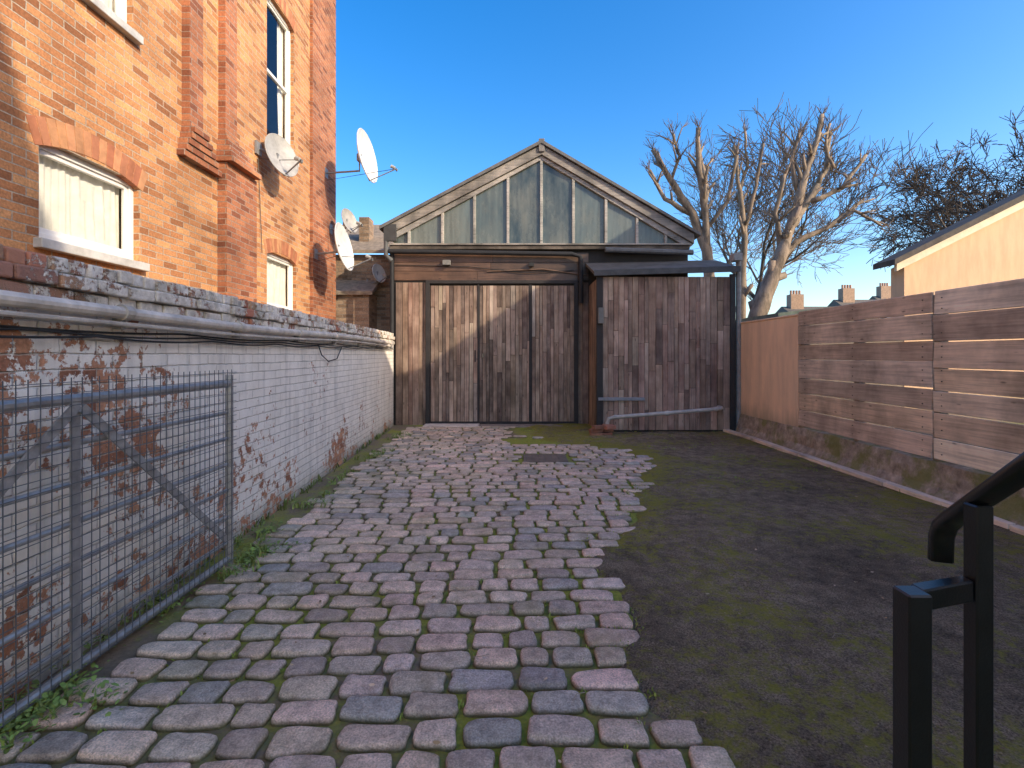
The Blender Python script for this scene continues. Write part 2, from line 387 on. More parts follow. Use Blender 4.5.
def leafy(x,y,n,h,col,z=0):
    for _ in range(n):
        a=R.uniform(0,6.28); r=R.uniform(.01,.10); cx,cy,cz=x+r*math.cos(a),y+r*math.sin(a),z+R.uniform(.01,h)
        s=R.uniform(.008,.020); b=R.uniform(0,6.28); t=R.uniform(-.5,.5); c,sn=math.cos(b),math.sin(b)
        P=[(1,0),(.3,.55),(-.7,.4),(-1,0),(-.7,-.4),(.3,-.55)]
        wd.face([(cx+s*(u*c-v*sn),cy+s*(u*sn+v*c),cz+s*u*t+s*abs(v)*.4) for u,v in P],vary(col,.35))
for _ in range(430):
    yy=R.uniform(1.2,4.4) if R.random()<.7 else R.uniform(4,10.2); xx=-1.86-.045*yy*.6+R.gauss(0,.09)
    if nz(xx*2,yy*1.7,3)<.02: continue
    if R.random()<.5: leafy(xx,yy,R.randint(8,26),.07,(.20,.27,.055),.01)
    else: tuft(xx,yy,R.randint(6,14),.09,(.23,.29,.06),.01)
for _ in range(90):
    yy=R.uniform(1.5,10); xx=-2.07-.05*yy+R.uniform(0,.06); tuft(xx,yy,R.randint(3,9),.1,(.17,.22,.05))
for (jx,jy) in joints:
    if edge_d(jx,jy)>.1: continue
    pm=.25+.45*smooth((nz(jx*.9,jy*.9,4)+.1)/.5)
    if R.random()<pm*1.4: tuft(jx,jy+R.uniform(-.08,.08),R.randint(4,9),.024,(.30,.34,.04),.010,.03)
for _ in range(500):
    yy=R.uniform(1.3,8.2); xx=edge_x(yy)+R.gauss(.0,.14)
    if nz(xx*2,yy*2,17)<-.05: continue
    tuft(xx,yy,R.randint(4,9),.020,(.30,.32,.045),.022,.05)
for _ in range(420):
    yy=R.uniform(5.2,10.4); xx=R.uniform(.0,4.1); 
    if xx<edge_x(yy)-.1 or nz(xx*1.3,yy*1.3,7)<.05: continue
    tuft(xx,yy,R.randint(5,11),.028,(.30,.34,.045),.03,.07)
for _ in range(200):
    yy=R.uniform(2.5,10.); tuft(4.24+R.gauss(0,.04),yy,R.randint(3,8),.06,(.20,.23,.04),.02,.04)
wd.build('weeds',simple('weed_leaf',(1,1,1),.6,0,.2,9,.0,usecol=True),recalc=False)
lf=MB()
for _ in range(900):
    if R.random()<.4: yy=R.uniform(8.6,10.2); xx=R.uniform(.2,4.0)
    else: yy=R.uniform(1.2,10); xx=R.uniform(-2.0,4.1)
    s=R.uniform(.004,.016); b=R.uniform(0,6.28); c,sn=math.cos(b),math.sin(b); t=R.uniform(-.4,.4)
    z=.046+R.uniform(0,.004)
    lf.face([(xx+s*(u*c-v*sn),yy+s*(u*sn+v*c),z+s*v*t+abs(u)*s*.2) for u,v in [(1,0),(.3,.5),(-.6,.45),(-1,0),(-.6,-.4),(.3,-.5)]],vary(R.choice([(.44,.26,.12),(.30,.18,.08),(.66,.48,.28)]),.3))
for px,py in ((.9,3.),(1.7,2.6),(-.2,2.4),(.3,2.15),(2.4,4.2),(-.8,3.1)):
    a=R.uniform(0,6); lf.tube([(px,py,.05),(px+.04*math.cos(a),py+.04*math.sin(a),.055),(px+.08*math.cos(a+.3),py+.08*math.sin(a+.3),.05)],.0018,5,(.4,.3,.2))
lf.build('fallen_leaves',M_col,recalc=False)

# ------------------------------------------------------------ white painted wall
def wx(y): return -2.05-.05*y
ww=empty('painted_brick_wall')
m=MB(); y0,y1=-2.,10.66
P=[(wx(y0),y0),(wx(y1),y1),(wx(y1)-.3,y1),(wx(y0)-.3,y0)]
m.prism(P,'Z',0,1.74); m.build('wall_body',M_paint,ww)
def coping_mat():
    m,nt,b=newmat('flaking_paint_on_brick'); co=obj_co(nt)
    at=N(nt,'ShaderNodeAttribute',attribute_name='Col').outputs['Color']
    s=math_(nt,'ADD',math_(nt,'MULTIPLY',noi(nt,co,1.6,5,.6),.5),math_(nt,'MULTIPLY',noi(nt,co,16,7,.75),.5))
    mask=ramp(nt,s,[(.51,0.),(.535,1.)])
    pc=mixc(nt,ramp(nt,noi(nt,co,6,7,.75),[(.38,0.),(.70,1.)]),(.90,.82,.72),(.40,.34,.26))
    nzv=N(nt,'ShaderNodeSeparateXYZ',{'Vector':N(nt,'ShaderNodeNewGeometry').outputs['Normal']}).outputs[2]
    c=mixc(nt,mask,pc,at)
    c=mixc(nt,ramp(nt,noi(nt,co,4,6,.75),[(.55,0.),(.68,.7)]),c,(.16,.15,.09))
    c=mixc(nt,math_(nt,'MULTIPLY',ramp(nt,nzv,[(.5,0.),(.9,1.)]),ramp(nt,noi(nt,co,9,5,.7),[(.35,0.),(.6,.8)])),c,(.16,.145,.085))
    setb(nt,b,c,.85); bump(nt,b,math_(nt,'ADD',noi(nt,co,40,6,.7),math_(nt,'MULTIPLY',mask,-.4)),.9,.01); return m
M_cop=coping_mat()
m=MB()
for ci,(z0,h,off) in enumerate([(1.745,.07,.0),(1.82,.068,.022),(1.893,.072,.0)]):
    yy=-2+ (.11 if ci%2 else 0)
    while yy<10.5:
        ln=.215
        if ci==2: ln=.10
        cx=wx(yy)-.15+off/2
        k=R.choice([(.46,.20,.12),(.42,.17,.10),(.50,.28,.17),(.36,.18,.12)])
        if not(ci==2 and R.random()<.05):
            jt=.012 if ci==2 else .007
            m.cbox((cx+R.uniform(-jt,jt),yy+ln/2,z0+h/2+R.uniform(-.004,.004)),(.31+off+R.uniform(-.015,.01),ln-.008,h),vary(k,.2),0,(R.uniform(-.03,.03),R.uniform(-.03,.03),.05+R.uniform(-.04,.04)))
        yy+=ln+.008
m.build('coping_bricks',M_cop,ww,bevel=.010)
m=MB(); m.prism([(wx(y0)-.02,y0),(wx(y1)-.02,y1),(wx(y1)-.28,y1),(wx(y0)-.28,y0)],'Z',1.7405,1.945,(.4,.37,.33)); m.build('mortar_core',M_col,ww)
pp=empty('service_pipe'); m=MB()
pts=[(wx(y)+.055,y,1.715+.012*math.sin(y*1.1)+.004*y) for y in [ -2+.5*i for i in range(25)]]
m.tube(pts,.034,12,(.80,.70,.59)); m.tube([(p[0]+.008,p[1],p[2]-.062) for p in pts],.014,8,(.64,.56,.47))
for i in range(9):
    yy=.2+i*1.25; m.tube([(wx(yy)+.055,yy,1.718+.012*math.sin(yy*1.1)+.004*yy),(wx(yy+.06)+.055,yy+.06,1.718+.012*math.sin(yy*1.1)+.004*yy)],.043,12,(.68,.6,.5))
    m.cbox((wx(yy)+.03,yy+.02,1.70),(.05,.03,.12),(.4,.38,.36))
m.build('conduit',simple('pipe_paint',(1,1,1),.5,0,.5,5,.2,usecol=True),pp,smooth=False)
m=MB()
for k in range(3):
    q=[]
    for i in range(110):
        yy=-1+i*.105; q.append((wx(yy)+.02+.008*k,yy,1.625-.02*k-.018*abs(math.sin(yy*(1.9+.5*k)+k))+.004*yy))
    m.tube(q,.006,5,(.03,.03,.03))
q=[(wx(5.9)+.02,5.9,1.63),(wx(6.0)+.03,6.0,1.5),(wx(6.25)+.03,6.25,1.42),(wx(6.6)+.03,6.6,1.45),(wx(6.8)+.03,6.8,1.6)]
m.tube(q,.007,5,(.03,.03,.03)); m.build('cables',M_col,pp,smooth=True)

# ------------------------------------------------------------ gate
gt=empty('metal_field_gate'); m=MB(); GX=-2.0; ya,yb=.75,3.5
for z,r in ((1.30,.024),(1.10,.014),(.92,.014),(.74,.014),(.56,.014),(.38,.014),(.20,.014),(.08,.02)):
    m.tube([(GX,ya,z),(GX,yb,z)],r,10)
m.tube([(GX,yb,.02),(GX,yb,1.36)],.026,12); m.tube([(GX,ya,.02),(GX,ya,1.36)],.026,12)
m.cbox((GX+.012,2.26,.69),(.012,.045,1.22)); 
def flat(a,b,w_,t,off):
    a=Vector(a);b=Vector(b); dd=(b-a); l=dd.length; ang=math.atan2(dd.z,dd.y)
    m.cbox(((a+b)/2)+Vector((off,0,0)),(t,l,w_),(1,1,1),0,(ang,0,0))
flat((GX,2.28,1.26),(GX,3.42,.24),.045,.010,.026); flat((GX,2.24,1.26),(GX,1.05,.24),.045,.010,.026)
m.build('frame',M_galv,gt,smooth=False)
m=MB()
yy=ya+.02
while yy<yb: m.tube([(GX+.034,yy,.07),(GX+.034+R.uniform(-.003,.003),yy+R.uniform(-.003,.003),1.40)],.0022,4); yy+=.05
z=.08
while z<1.40: m.tube([(GX+.038,ya,z),(GX+.038,(ya+yb)/2,z+R.uniform(-.004,.004)),(GX+.038,yb+.02,z)],.0022,4); z+=.05
m.build('weld_mesh',simple('dull_wire',(.16,.17,.18),.5,.4,.3,14,0),gt)

# ------------------------------------------------------------ brick house
bh=empty('brick_house'); HX=-4.0
OP=[(4.2,5.33,2.48,3.33),(8.06,9.05,5.0,7.4),(8.06,9.15,2.25,3.2),(3.85,5.24,4.86,6.7),(1.0,2.0,2.48,3.33)]
ys=sorted({-3.,11.0,*[o[0] for o in OP],*[o[1] for o in OP]}); zs=sorted({0.,9.6,*[o[2] for o in OP],*[o[3] for o in OP]})
m=MB()
for a,b in zip(ys,ys[1:]):
    for c,d_ in zip(zs,zs[1:]):
        cy,cz=(a+b)/2,(c+d_)/2
        if any(o[0]<cy<o[1] and o[2]<cz<o[3] for o in OP): continue
        m.face([(HX,a,c),(HX,b,c),(HX,b,d_),(HX,a,d_)])
for (a,b,c,d_) in OP:
    X2=HX-.14
    m.face([(HX,a,c),(X2,a,c),(X2,a,d_),(HX,a,d_)]); m.face([(HX,b,c),(X2,b,c),(X2,b,d_),(HX,b,d_)])
    m.face([(HX,a,d_),(HX,b,d_),(X2,b,d_),(X2,a,d_)]); m.face([(HX,a,c),(HX,b,c),(X2,b,c),(X2,a,c)])
m.face([(HX,11,0),(-11,11,0),(-11,11,9.6),(HX,11,9.6)]); m.face([(HX,-3,0),(-11,-3,0),(-11,-3,9.6),(HX,-3,9.6)]); m.face([(-11,-3,0),(-11,11,0),(-11,11,9.6),(-11,-3,9.6)])
m.build('brick_walls',M_brick,bh,recalc=False)
m=MB(); m.prism([(-3.7,9.6),(-7.5,12.2),(-11.3,9.6)],'Y',-3.3,11.3); m.build('slate_roof',M_slate,bh)
m=MB()
def pil(a,b,z0,z1,pr): m.box((HX-.02,a,z0),(HX+pr,b,z1))
pil(6.0,6.26,4.25,9.6,.10); pil(6.74,7.02,4.5,9.6,.10); pil(6.72,7.5,0,4.1,.13)
for k in range(5):
    pil(5.99-.02*k,6.28+.10*k,4.25-.076*(k+1),4.25-.076*k,.17-.02*k)
for k in range(5):
    pil(6.73-.012*k,7.04+.10*k,4.5-.08*(k+1),4.5-.08*k,.12+.028*k)
pil(9.75,11.003,0,9.6,.06)
m.build('brick_pilasters',M_brickred,bh,bevel=.006)
m=MB()
def arch(a,b,ztop,rise=.11,dep=.23):
    hw=(b-a)/2+.04; r=(hw*hw+rise*rise)/(2*rise); zc=ztop-r; cy=(a+b)/2; A=math.asin(hw/r); n=int(2*A*r/.078)
    for k in range(n):
        t0=-A+2*A*k/n+.003/r*1; t1=-A+2*A*(k+1)/n-.003/r*1
        q=[(cy+rr*math.sin(t),zc+rr*math.cos(t)) for rr,t in ((r,t0),(r,t1),(r+dep,t1),(r+dep,t0))]
        m.prism(q,'X',HX-.13,HX+.006,vary(R.choice([(.48,.19,.09),(.56,.26,.12),(.42,.15,.07)]),.15))
arch(4.2,5.33,3.36); arch(8.06,9.15,3.23); arch(8.06,9.05,7.43); arch(1.,2.,3.36)
m.build('brick_arches',M_col,bh,bevel=.003)
fr=MB(); gl=MB(); cu=MB(); dk=MB(); si=MB()
for wi,(a,b,c,d_) in enumerate(OP):
    X=HX-.085; t=.055
    fr.box((X-.05,a,c),(X+.02,a+t,d_)); fr.box((X-.05,b-t,c),(X+.02,b,d_)); fr.box((X-.05,a+t,d_-t),(X+.02,b-t,d_)); fr.box((X-.05,a+t,c),(X+.02,b-t,c+.07))
    ia,ib,ic,id_=a+t,b-t,c+.07,d_-t
    fr.box((X-.04,ia,ic),(X,ia+.04,id_)); fr.box((X-.04,ib-.04,ic),(X,ib,id_)); fr.box((X-.04,ia+.04,ic),(X,ib-.04,ic+.05)); fr.box((X-.04,ia+.04,id_-.04),(X,ib-.04,id_))
    if d_-c>1.2 : zm=(c+d_)/2; fr.box((X-.045,ia+.04,zm-.025),(X+.008,ib-.04,zm+.03))
    gl.face([(X-.022,ia,ic),(X-.022,ib,ic),(X-.022,ib,id_),(X-.022,ia,id_)])
    n=110
    spans=[(ia,ib)] if wi!=1 else [(ia,ia+.22),(ib-.22,ib)]
    for (p,q) in spans:
        def fx(u,v): return X-.085+.012*math.sin(u*31+4*math.sin(u*5+.8*v)+1.2*v)*(1.25-.6*v)+.006*math.sin(u*83+3*math.sin(u*7))+.01*nz(u*6,v*2,3)
        for k in range(n):
            u0=p+(q-p)*k/n; u1=p+(q-p)*(k+1)/n
            for j in range(5):
                v0,v1=j/5,(j+1)/5; z0_,z1_=ic-.05+(id_-ic+.1)*v0,ic-.05+(id_-ic+.1)*v1
                cu.face([(fx(u0,v0),u0,z0_),(fx(u1,v0),u1,z0_),(fx(u1,v1),u1,z1_),(fx(u0,v1),u0,z1_)])
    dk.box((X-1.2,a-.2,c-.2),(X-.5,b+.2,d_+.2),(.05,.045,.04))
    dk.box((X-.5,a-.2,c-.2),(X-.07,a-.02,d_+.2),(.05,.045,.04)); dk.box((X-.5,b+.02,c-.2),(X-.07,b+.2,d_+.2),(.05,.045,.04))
    si.box((HX-.14,a-.05,c-.085),(HX+.075,b+.05,c-.002))
fr.build('window_frames',M_white,bh,bevel=.004); gl.build('window_panes',M_glass,bh,recalc=False); cu.build('net_curtains',M_curtain,bh,smooth=True,recalc=False); dk.build('room_interior',M_col,bh)
si.build('window_sills',simple('painted_sill',(.62,.59,.54),.6,0,.35,5,.3),bh,bevel=.008)

# ------------------------------------------------------------ satellite dishes
M_br=simple('bracket_metal',(1,1,1),.5,.2,.3,9,.1,usecol=True)
def dish(c,n,dia,wallp,mat):
    p=empty('satellite_dish'); n=Vector(n).normalized(); c=Vector(c)
    up=Vector((0,0,1)); sx=up.cross(n).normalized(); sy=n.cross(sx)
    m=MB(); r=dia/2; S=32; rg=7; dep=.13*dia
    def P(q,a,o): return c+sx*(r*.92*q*math.cos(a))+sy*(r*q*1.06*math.sin(a))+n*(dep*q*q-dep+o)
    for o in (0,-.012):
        b=len(m.v)
        for i in range(rg+1):
            for k in range(S): m.v.append(tuple(P(i/rg,2*math.pi*k/S,o)))
        for i in range(rg):
            for k in range(S):
                m.f.append((b+i*S+k,b+i*S+(k+1)%S,b+(i+1)*S+(k+1)%S,b+(i+1)*S+k)); m.c.append((1,1,1)); m.m.append(0)
    m.tube([P(1,2*math.pi*k/S,-.006) for k in range(S+1)],.009,6,cap=False)
    m.build('reflector',mat,p,smooth=True,recalc=False)
    m=MB(); lnb=c+n*dia*.55-sy*r*.75; bot=c-sy*r*1.0-n*.02
    back=c-n*(dep+.05)
    m.tube([back-sy*.05,bot-n*.03,lnb],.013,6,(.3,.3,.3))
    m.tube([lnb-n*.03+sy*.02,lnb+(c-lnb).normalized()*.13],[.028,.036],10,(.45,.45,.42))
    m.tube([lnb,lnb+Vector((.0,0,-.05))],.02,8,(.1,.1,.1))
    wp=Vector(wallp); el_=Vector((back.x,back.y,wp.z))
    m.tube([back+Vector((0,0,.1)),back,el_,wp],.02,8,(.32,.32,.33))
    m.cbox(back,(.09,.1,.14),(.3,.3,.3)); m.cbox(wp,(.03,.16,.2),(.3,.3,.3))
    m.tube([lnb,el_+Vector((0,0,-.08)),wp+Vector((0,0,-.15)),wp+Vector((.01,.1,-1.6))],.006,5,(.03,.03,.03))
    m.build('arm_and_bracket',M_br,p)
dish((-3.03,10.3,5.6),(1,-.12,.16),1.02,(-3.95,10.45,5.3),M_dish)
dish((-3.70,7.95,4.68),(1,-.45,.3),.66,(-3.98,7.75,4.7),M_dishg)
dish((-3.3,9.7,3.6),(1,-.05,.2),.88,(-3.95,9.9,3.5),M_dish)
dish((-3.5,10.6,4.35),(1,-.4,.3),.5,(-3.95,10.7,4.2),M_dishg)
dish((-3.15,11.6,3.4),(1,-.6,.3),.42,(-3.5,11.9,3.2),M_dish)

ob=empty('old_outbuilding'); m=MB(); m.box((-4.9,11.95,0),(-2.85,14,3.9)); m.box((-4.5,11.3,0),(-3.3,11.94,2.9)); m.build('brick_walls',M_oldbrick,ob)
m=MB(); m.prism([(11.8,3.9),(11.8,3.98),(14.2,5.2),(14.2,5.1)],'X',-5.,-2.8); m.prism([(11.2,2.85),(11.2,2.93),(11.94,3.3),(11.94,3.2)],'X',-4.6,-3.2); m.build('tile_roof',simple('lichen_tile',(.33,.26,.19),.85,0,.5,9,.6),ob)
m=MB(); m.box((-4.0,11.9,3.15),(-3.2,11.945,3.6)); m.box((-3.9,12.5,4.2),(-3.65,12.9,4.95)); m.build('chimney_and_vent',M_oldbrick,ob)

# ------------------------------------------------------------ barn
bn=empty('timber_barn'); BY=10.7
WP=[(.33,.215,.15),(.40,.28,.20),(.20,.125,.088),(.46,.34,.25),(.35,.23,.16),(.25,.165,.12),(.51,.40,.31),(.15,.10,.075)]
def planks(mb,x0,x1,z0,z1,y,w_,minl,maxl,pal=WP,th=.022,va=.22):
    x=x0
    while x<x1-.01:
        wd_=min(w_*R.uniform(.7,1.3),x1-x); z=z0
        if x1-(x+wd_)<.03: wd_=x1-x
        while z<z1-.01:
            l=R.uniform(minl,maxl); 
            if z+l>z1-.3: l=z1-z
            t=th+R.uniform(-.008,.008)
            a=R.uniform(-.003,.003)
            mb.cbox((x+wd_/2,y-t/2,z+l/2),(wd_-R.uniform(.003,.010),t,l-.005),vary(R.choice(pal),va),0,(0,a,0))
            z+=l
        x+=wd_
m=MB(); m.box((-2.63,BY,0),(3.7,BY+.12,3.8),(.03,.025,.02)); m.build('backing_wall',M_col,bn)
m=MB(); WARM=[(.28,.165,.11),(.24,.14,.09),(.32,.20,.135),(.19,.12,.08)]
planks(m,-2.55,-1.9,0,3.05,BY,.11,3.2,4,WARM)
planks(m,1.33,1.57,0,3.05,BY,.12,3.2,4,WARM+WP)
planks(m,-1.80,-.80,.08,2.98,BY-.02,.085,.6,2.2); planks(m,-.76,.30,.08,2.98,BY-.025,.085,.6,2.2); planks(m,.36,1.26,.08,2.98,BY-.02,.085,.6,2.2)
m.build('vertical_planks',M_woodZ,bn,bevel=.003)
m=MB(); z=3.09
for h in (.2,.19,.21):
    x=-2.58
    while x<1.5:
        l=R.uniform(1.2,2.4); l=min(l,1.57-x)
        if 1.57-(x+l)<.4: l=1.57-x
        m.cbox((x+l/2,BY-.014,z+h/2),(l-.006,.026,h-.006),vary(R.choice([(.15,.08,.05),(.12,.07,.045),(.18,.10,.065)]),.15)); x+=l
    z+=h
m.build('horizontal_boards',M_woodXd,bn,bevel=.003)
m=MB(); dc=(.035,.03,.028)
for x in (-1.86,1.30): m.box((x-.045,BY-.07,0),(x+.045,BY-.002,3.06),dc)
m.box((-1.9,BY-.072,3.02),(1.34,BY-.003,3.09),dc)
m.box((-.80,BY-.055,.06),(-.76,BY-.003,3.0),dc); m.box((.30,BY-.055,.06),(.36,BY-.003,3.0),dc)
m.box((-1.8,BY-.05,.03),(1.26,BY-.004,.08),dc)
m.box((-.86,BY-.075,1.35),(-.84,BY-.04,1.6),(.02,.02,.02)); m.box((-.7,BY-.075,1.45),(-.66,BY-.045,1.53),(.25,.22,.15))
m.build('door_frame',M_col,bn,bevel=.004)
gb=MB(); LP,PK,RP=(-2.72,4.22),(.56,5.93),(3.78,4.05)
def lz(x): return LP[1]+(PK[1]-LP[1])*(x-LP[0])/(PK[0]-LP[0]) if x<PK[0] else PK[1]+(RP[1]-PK[1])*(x-PK[0])/(RP[0]-PK[0])
tw=(.30,.27,.235)
gb.prism([LP,PK,(PK[0],PK[1]-.2),(LP[0],LP[1]-.2)],'Y',BY-.16,BY+.0,tw)
gb.prism([PK,RP,(RP[0],RP[1]-.2),(PK[0],PK[1]-.2)],'Y',BY-.162,BY+.0,tw)
gb.prism([(LP[0],LP[1]-.21),(PK[0],PK[1]-.21),(PK[0],PK[1]-.29),(LP[0]+.1,LP[1]-.29)],'Y',BY-.11,BY,(.40,.37,.33))
gb.prism([(PK[0],PK[1]-.21),(RP[0],RP[1]-.21),(RP[0]-.1,RP[1]-.29),(PK[0],PK[1]-.29)],'Y',BY-.112,BY,(.40,.37,.33))
gb.box((-2.66,BY-.12,3.74),(3.7,BY-.001,3.82),(.10,.08,.06)); gb.box((-2.66,BY-.15,3.825),(3.72,BY-.001,3.86),(.36,.33,.29))
MX=[-2.25,-1.54,-.86,-.15,.56,1.24,1.93,2.59,3.2]
for x in MX:
    if lz(x)-.28-3.87>.1: gb.box((x-.028,BY-.10,3.87),(x+.028,BY-.02,lz(x)-.25),vary((.46,.43,.38),.12))
gb.box((.50,BY-.2,5.78),(.62,BY-.163,6.05),(.2,.19,.18)); 
gb.build('gable_timbers',M_woodX,bn,bevel=.006)
gm=MB(); xs=[-2.6]+MX+[3.65]
for a,b in zip(xs,xs[1:]):
    za,zb=max(lz(a)-.25,3.872),max(lz(b)-.25,3.872)
    t=R.uniform(-.012,.012); k=R.choice([(.04,.06,.06),(.09,.12,.11),(.15,.18,.16),(.06,.09,.09)])
    gm.face([(a+.02,BY-.045+t,3.862),(b-.02,BY-.045-t,3.862),(b-.02,BY-.045-t,zb),(a+.02,BY-.045+t,za)],k)
gm.build('gable_glazing',M_gglass,bn,recalc=False)
m=MB()
m.prism([(-2.85,4.14),(.56,5.95),(3.9,4.0),(3.9,4.06),(.56,6.02),(-2.85,4.21)],'Y',BY-.22,19.5,(.17,.165,.16)); 
m.build('roof',simple('roof_sheet',(.16,.155,.15),.8,0,.4,4,.4),bn)
m=MB(); m.box((-2.6,BY+.12,0),(-2.5,19.3,4.2)); m.box((3.55,BY+.12,0),(3.65,19.3,4.0)); m.build('side_walls',M_oldbrick,bn)
m=MB(); bk=(.02,.02,.022)
m.tube([(-2.66,BY-.15,3.69),(1.2,BY-.15,3.63),(1.38,BY-.15,3.57),(1.40,BY-.13,3.0),(1.40,BY-.1,2.6)],.05,10,bk)
m.tube([(-2.62,BY-.07,3.7),(-2.62,BY-.07,0.02)],.045,10,bk)
m.tube([(-2.72,BY-.15,4.0),(-2.72,BY-.15,3.6),(-2.62,BY-.1,3.5)],.05,10,(.12,.12,.12))
m.tube([(-2.55,BY-.05,3.42),(-1.,BY-.05,3.38),(.2,BY-.06,3.25),(1.25,BY-.06,3.3)],.009,5,bk)
m.tube([(-.6,BY-.05,3.28),(.6,BY-.05,3.33),(1.5,BY-.06,3.2)],.014,6,(.2,.12,.08))
m.box((-2.76,BY-.2,3.9),(-2.5,BY-.12,4.25),(.06,.06,.06))
m.tube([(1.9,BY-.16,3.72),(3.75,BY-.16,3.66)],.055,8,(.16,.16,.16))
m.cbox((-1.45,BY-.09,3.46),(.16,.1,.1),(.25,.24,.22)); m.cbox((.35,BY-.09,3.42),(.1,.08,.08),(.03,.03,.03))
m.build('gutters_and_cables',M_col,bn)

sh=empty('timber_shed'); SY=9.6
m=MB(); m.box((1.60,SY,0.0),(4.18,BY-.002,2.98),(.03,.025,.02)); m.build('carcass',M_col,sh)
m=MB(); SP=[(.34,.205,.145),(.40,.255,.185),(.22,.135,.10),(.44,.30,.22),(.36,.22,.155),(.27,.17,.12)]
planks(m,1.68,4.12,.06,3.0,SY,.105,.35,1.9,SP)
yy=SY+.02
while yy<BY-.05:
    m.cbox((1.59,yy+.055,1.5),(.022,.104,2.95),vary(R.choice(WARM),.2)); yy+=.11
m.build('planks',M_woodZ,sh,bevel=.003)
m=MB(); m.box((1.56,SY-.05,0),(1.68,SY+.02,3.0),dc); m.box((4.12,SY-.04,0),(4.22,SY+.02,3.05),dc)
m.prism([(1.5,3.0),(4.28,3.08),(4.28,3.19),(1.5,3.11)],'Y',SY-.13,SY-.107,(.09,.09,.09)); 
m.build('corner_posts',M_col,sh,bevel=.005)
m=MB()
V=[(1.5,SY-.1,3.09),(4.28,SY-.1,3.17),(4.28,BY-.01,3.53),(1.5,BY-.01,3.47)]
m.face(V); m.face([(a,b,c-.06) for a,b,c in V]); 
for k in range(4):
    a,b=V[k],V[(k+1)%4]; m.face([a,b,(b[0],b[1],b[2]-.06),(a[0],a[1],a[2]-.06)])
m.build('felt_roof',M_felt,sh)
m=MB(); m.tube([(4.3,SY+.02,.1),(4.3,SY+.02,3.45)],.05,10,(.34,.31,.28)); m.cbox((1.63,SY-.09,2.25),(.1,.09,.3),(.2,.19,.17)); m.cbox((2.03,SY-.05,.66),(.88,.05,.06),(.3,.3,.31)); m.cbox((4.2,SY-.1,3.35),(.16,.2,.14),(.4,.38,.35)); m.build('downpipe_and_fittings',M_col,sh,bevel=.004)
pb=empty('bent_drain_pipe'); m=MB()
m.tube([(1.72,9.32,.0),(1.72,9.32,.24),(1.75,9.32,.31),(1.84,9.32,.34),(3.75,9.32,.49),(3.84,9.34,.50),(3.9,9.45,.5),(3.9,9.62,.5)],.036,12); 
for x in (1.84,2.8,3.7): m.tube([(x,9.32,.34+(x-1.84)*.0785),(x+.06,9.32,.345+(x-1.84)*.0785)],.045,12)
m.build('pipe',M_plastic,pb,smooth=False)
m=MB()
for i in range(9): m.cbox((1.55+R.uniform(-.1,.2),9.2+R.uniform(-.12,.15),.04+.07*(i%3)),(.21,.1,.065),vary((.42,.18,.11),.25),0,(0,0,R.uniform(-.6,.6)))
m.build('loose_bricks',M_col,bevel=.006)

# ------------------------------------------------------------ right boundary
fw=empty('rendered_wall'); m=MB(); m.box((4.33,7.66,.30),(4.52,10.65,2.1)); m.build('render_panel',M_render,fw,bevel=.015)
m=MB(); m.box((4.32,7.64,2.1),(4.54,10.66,2.13)); m.build('coping',M_render,fw,bevel=.008)
pl=MB()
gy=[ -3+.12*i for i in range(115)]
for a,b in zip(gy,gy[1:]):
    if b>10.7: break
    prof=[(4.18,.0),(4.22,.07),(4.27,.16),(4.29,.30),(4.31,.40),(4.5,.41)]
    for (p0,p1) in zip(prof,prof[1:]):
        f=lambda p,y:(p[0]+.03*nz(y*2.3,p[1]*9,1)+.015*nz(y*8,p[1]*20,4),y,max(p[1]*(1-.03*max(0,y-7.4)*1.),0)+.012*nz(y*5,p[1]*7,8) if p[1]>0 else -.01)
        pl.face([f(p0,a),f(p0,b),f(p1,b),f(p1,a)])
pl.build('mossy_plinth',M_mossc,smooth=True,recalc=False)
fn=empty('timber_fence'); m=MB(); FP=[(.76,.57,.41),(.88,.69,.52),(.60,.44,.31),(.92,.75,.58),(.50,.38,.28),(.80,.60,.43)]
bays=[(7.63,5.18),(5.17,2.75),(2.74,.3),(.29,-2.2)]
for bi,(b,a) in enumerate(bays):
    z=.43; hs_=[.247*R.uniform(.86,1.14) for _ in range(7)]; sm=sum(hs_); hs_=[h*1.73/sm for h in hs_]
    for k in range(7):
        h=hs_[k]-R.choice([.004,.006,.010,.014])
        m.cbox((4.335+R.uniform(-.008,.008),(a+b)/2,z+h/2),(.024,b-a-.01,h),vary(FP[(k*5+bi*3)%6],.12),0,(R.uniform(-.003,.003),R.uniform(-.07,.07),0))
        z+=hs_[k]
m.build('boards',M_woodY,fn,bevel=.004)
m=MB()
for y in (7.6,6.4,5.18,3.95,2.75,.3): m.cbox((4.41,y,1.25),(.09,.09,1.75),vary((.45,.35,.25),.1))
m.build('posts',M_woodZ,fn,bevel=.004)
m=MB()
for y in (7.45,6.4,5.3,5.06,3.95,2.9):
    for k in range(7):
        for dz in (.06,.17): m.tube([(4.322,y,.43+.247*k+dz),(4.314,y,.43+.247*k+dz)],.006,6,(.08,.07,.06))
m.build('screws',M_col,fn)
m=MB()
kp=[(4.02,10.1),(4.10,8.6),(4.12,7.2),(4.17,5.6),(4.2,4.2),(4.2,2.6),(4.2,0)]
for (xa,a),(xb,b) in zip(kp,kp[1:]):
    m.cbox(((xa+xb)/2,(a+b)/2,.055),(.11,abs(a-b)-.012,.05),vary((.93,.74,.56),.06),0,(R.uniform(-.003,.003),R.uniform(-.05,.05),-math.atan2(xa-xb,a-b)))
m.build('edging_timber',M_woodY,bevel=.006)

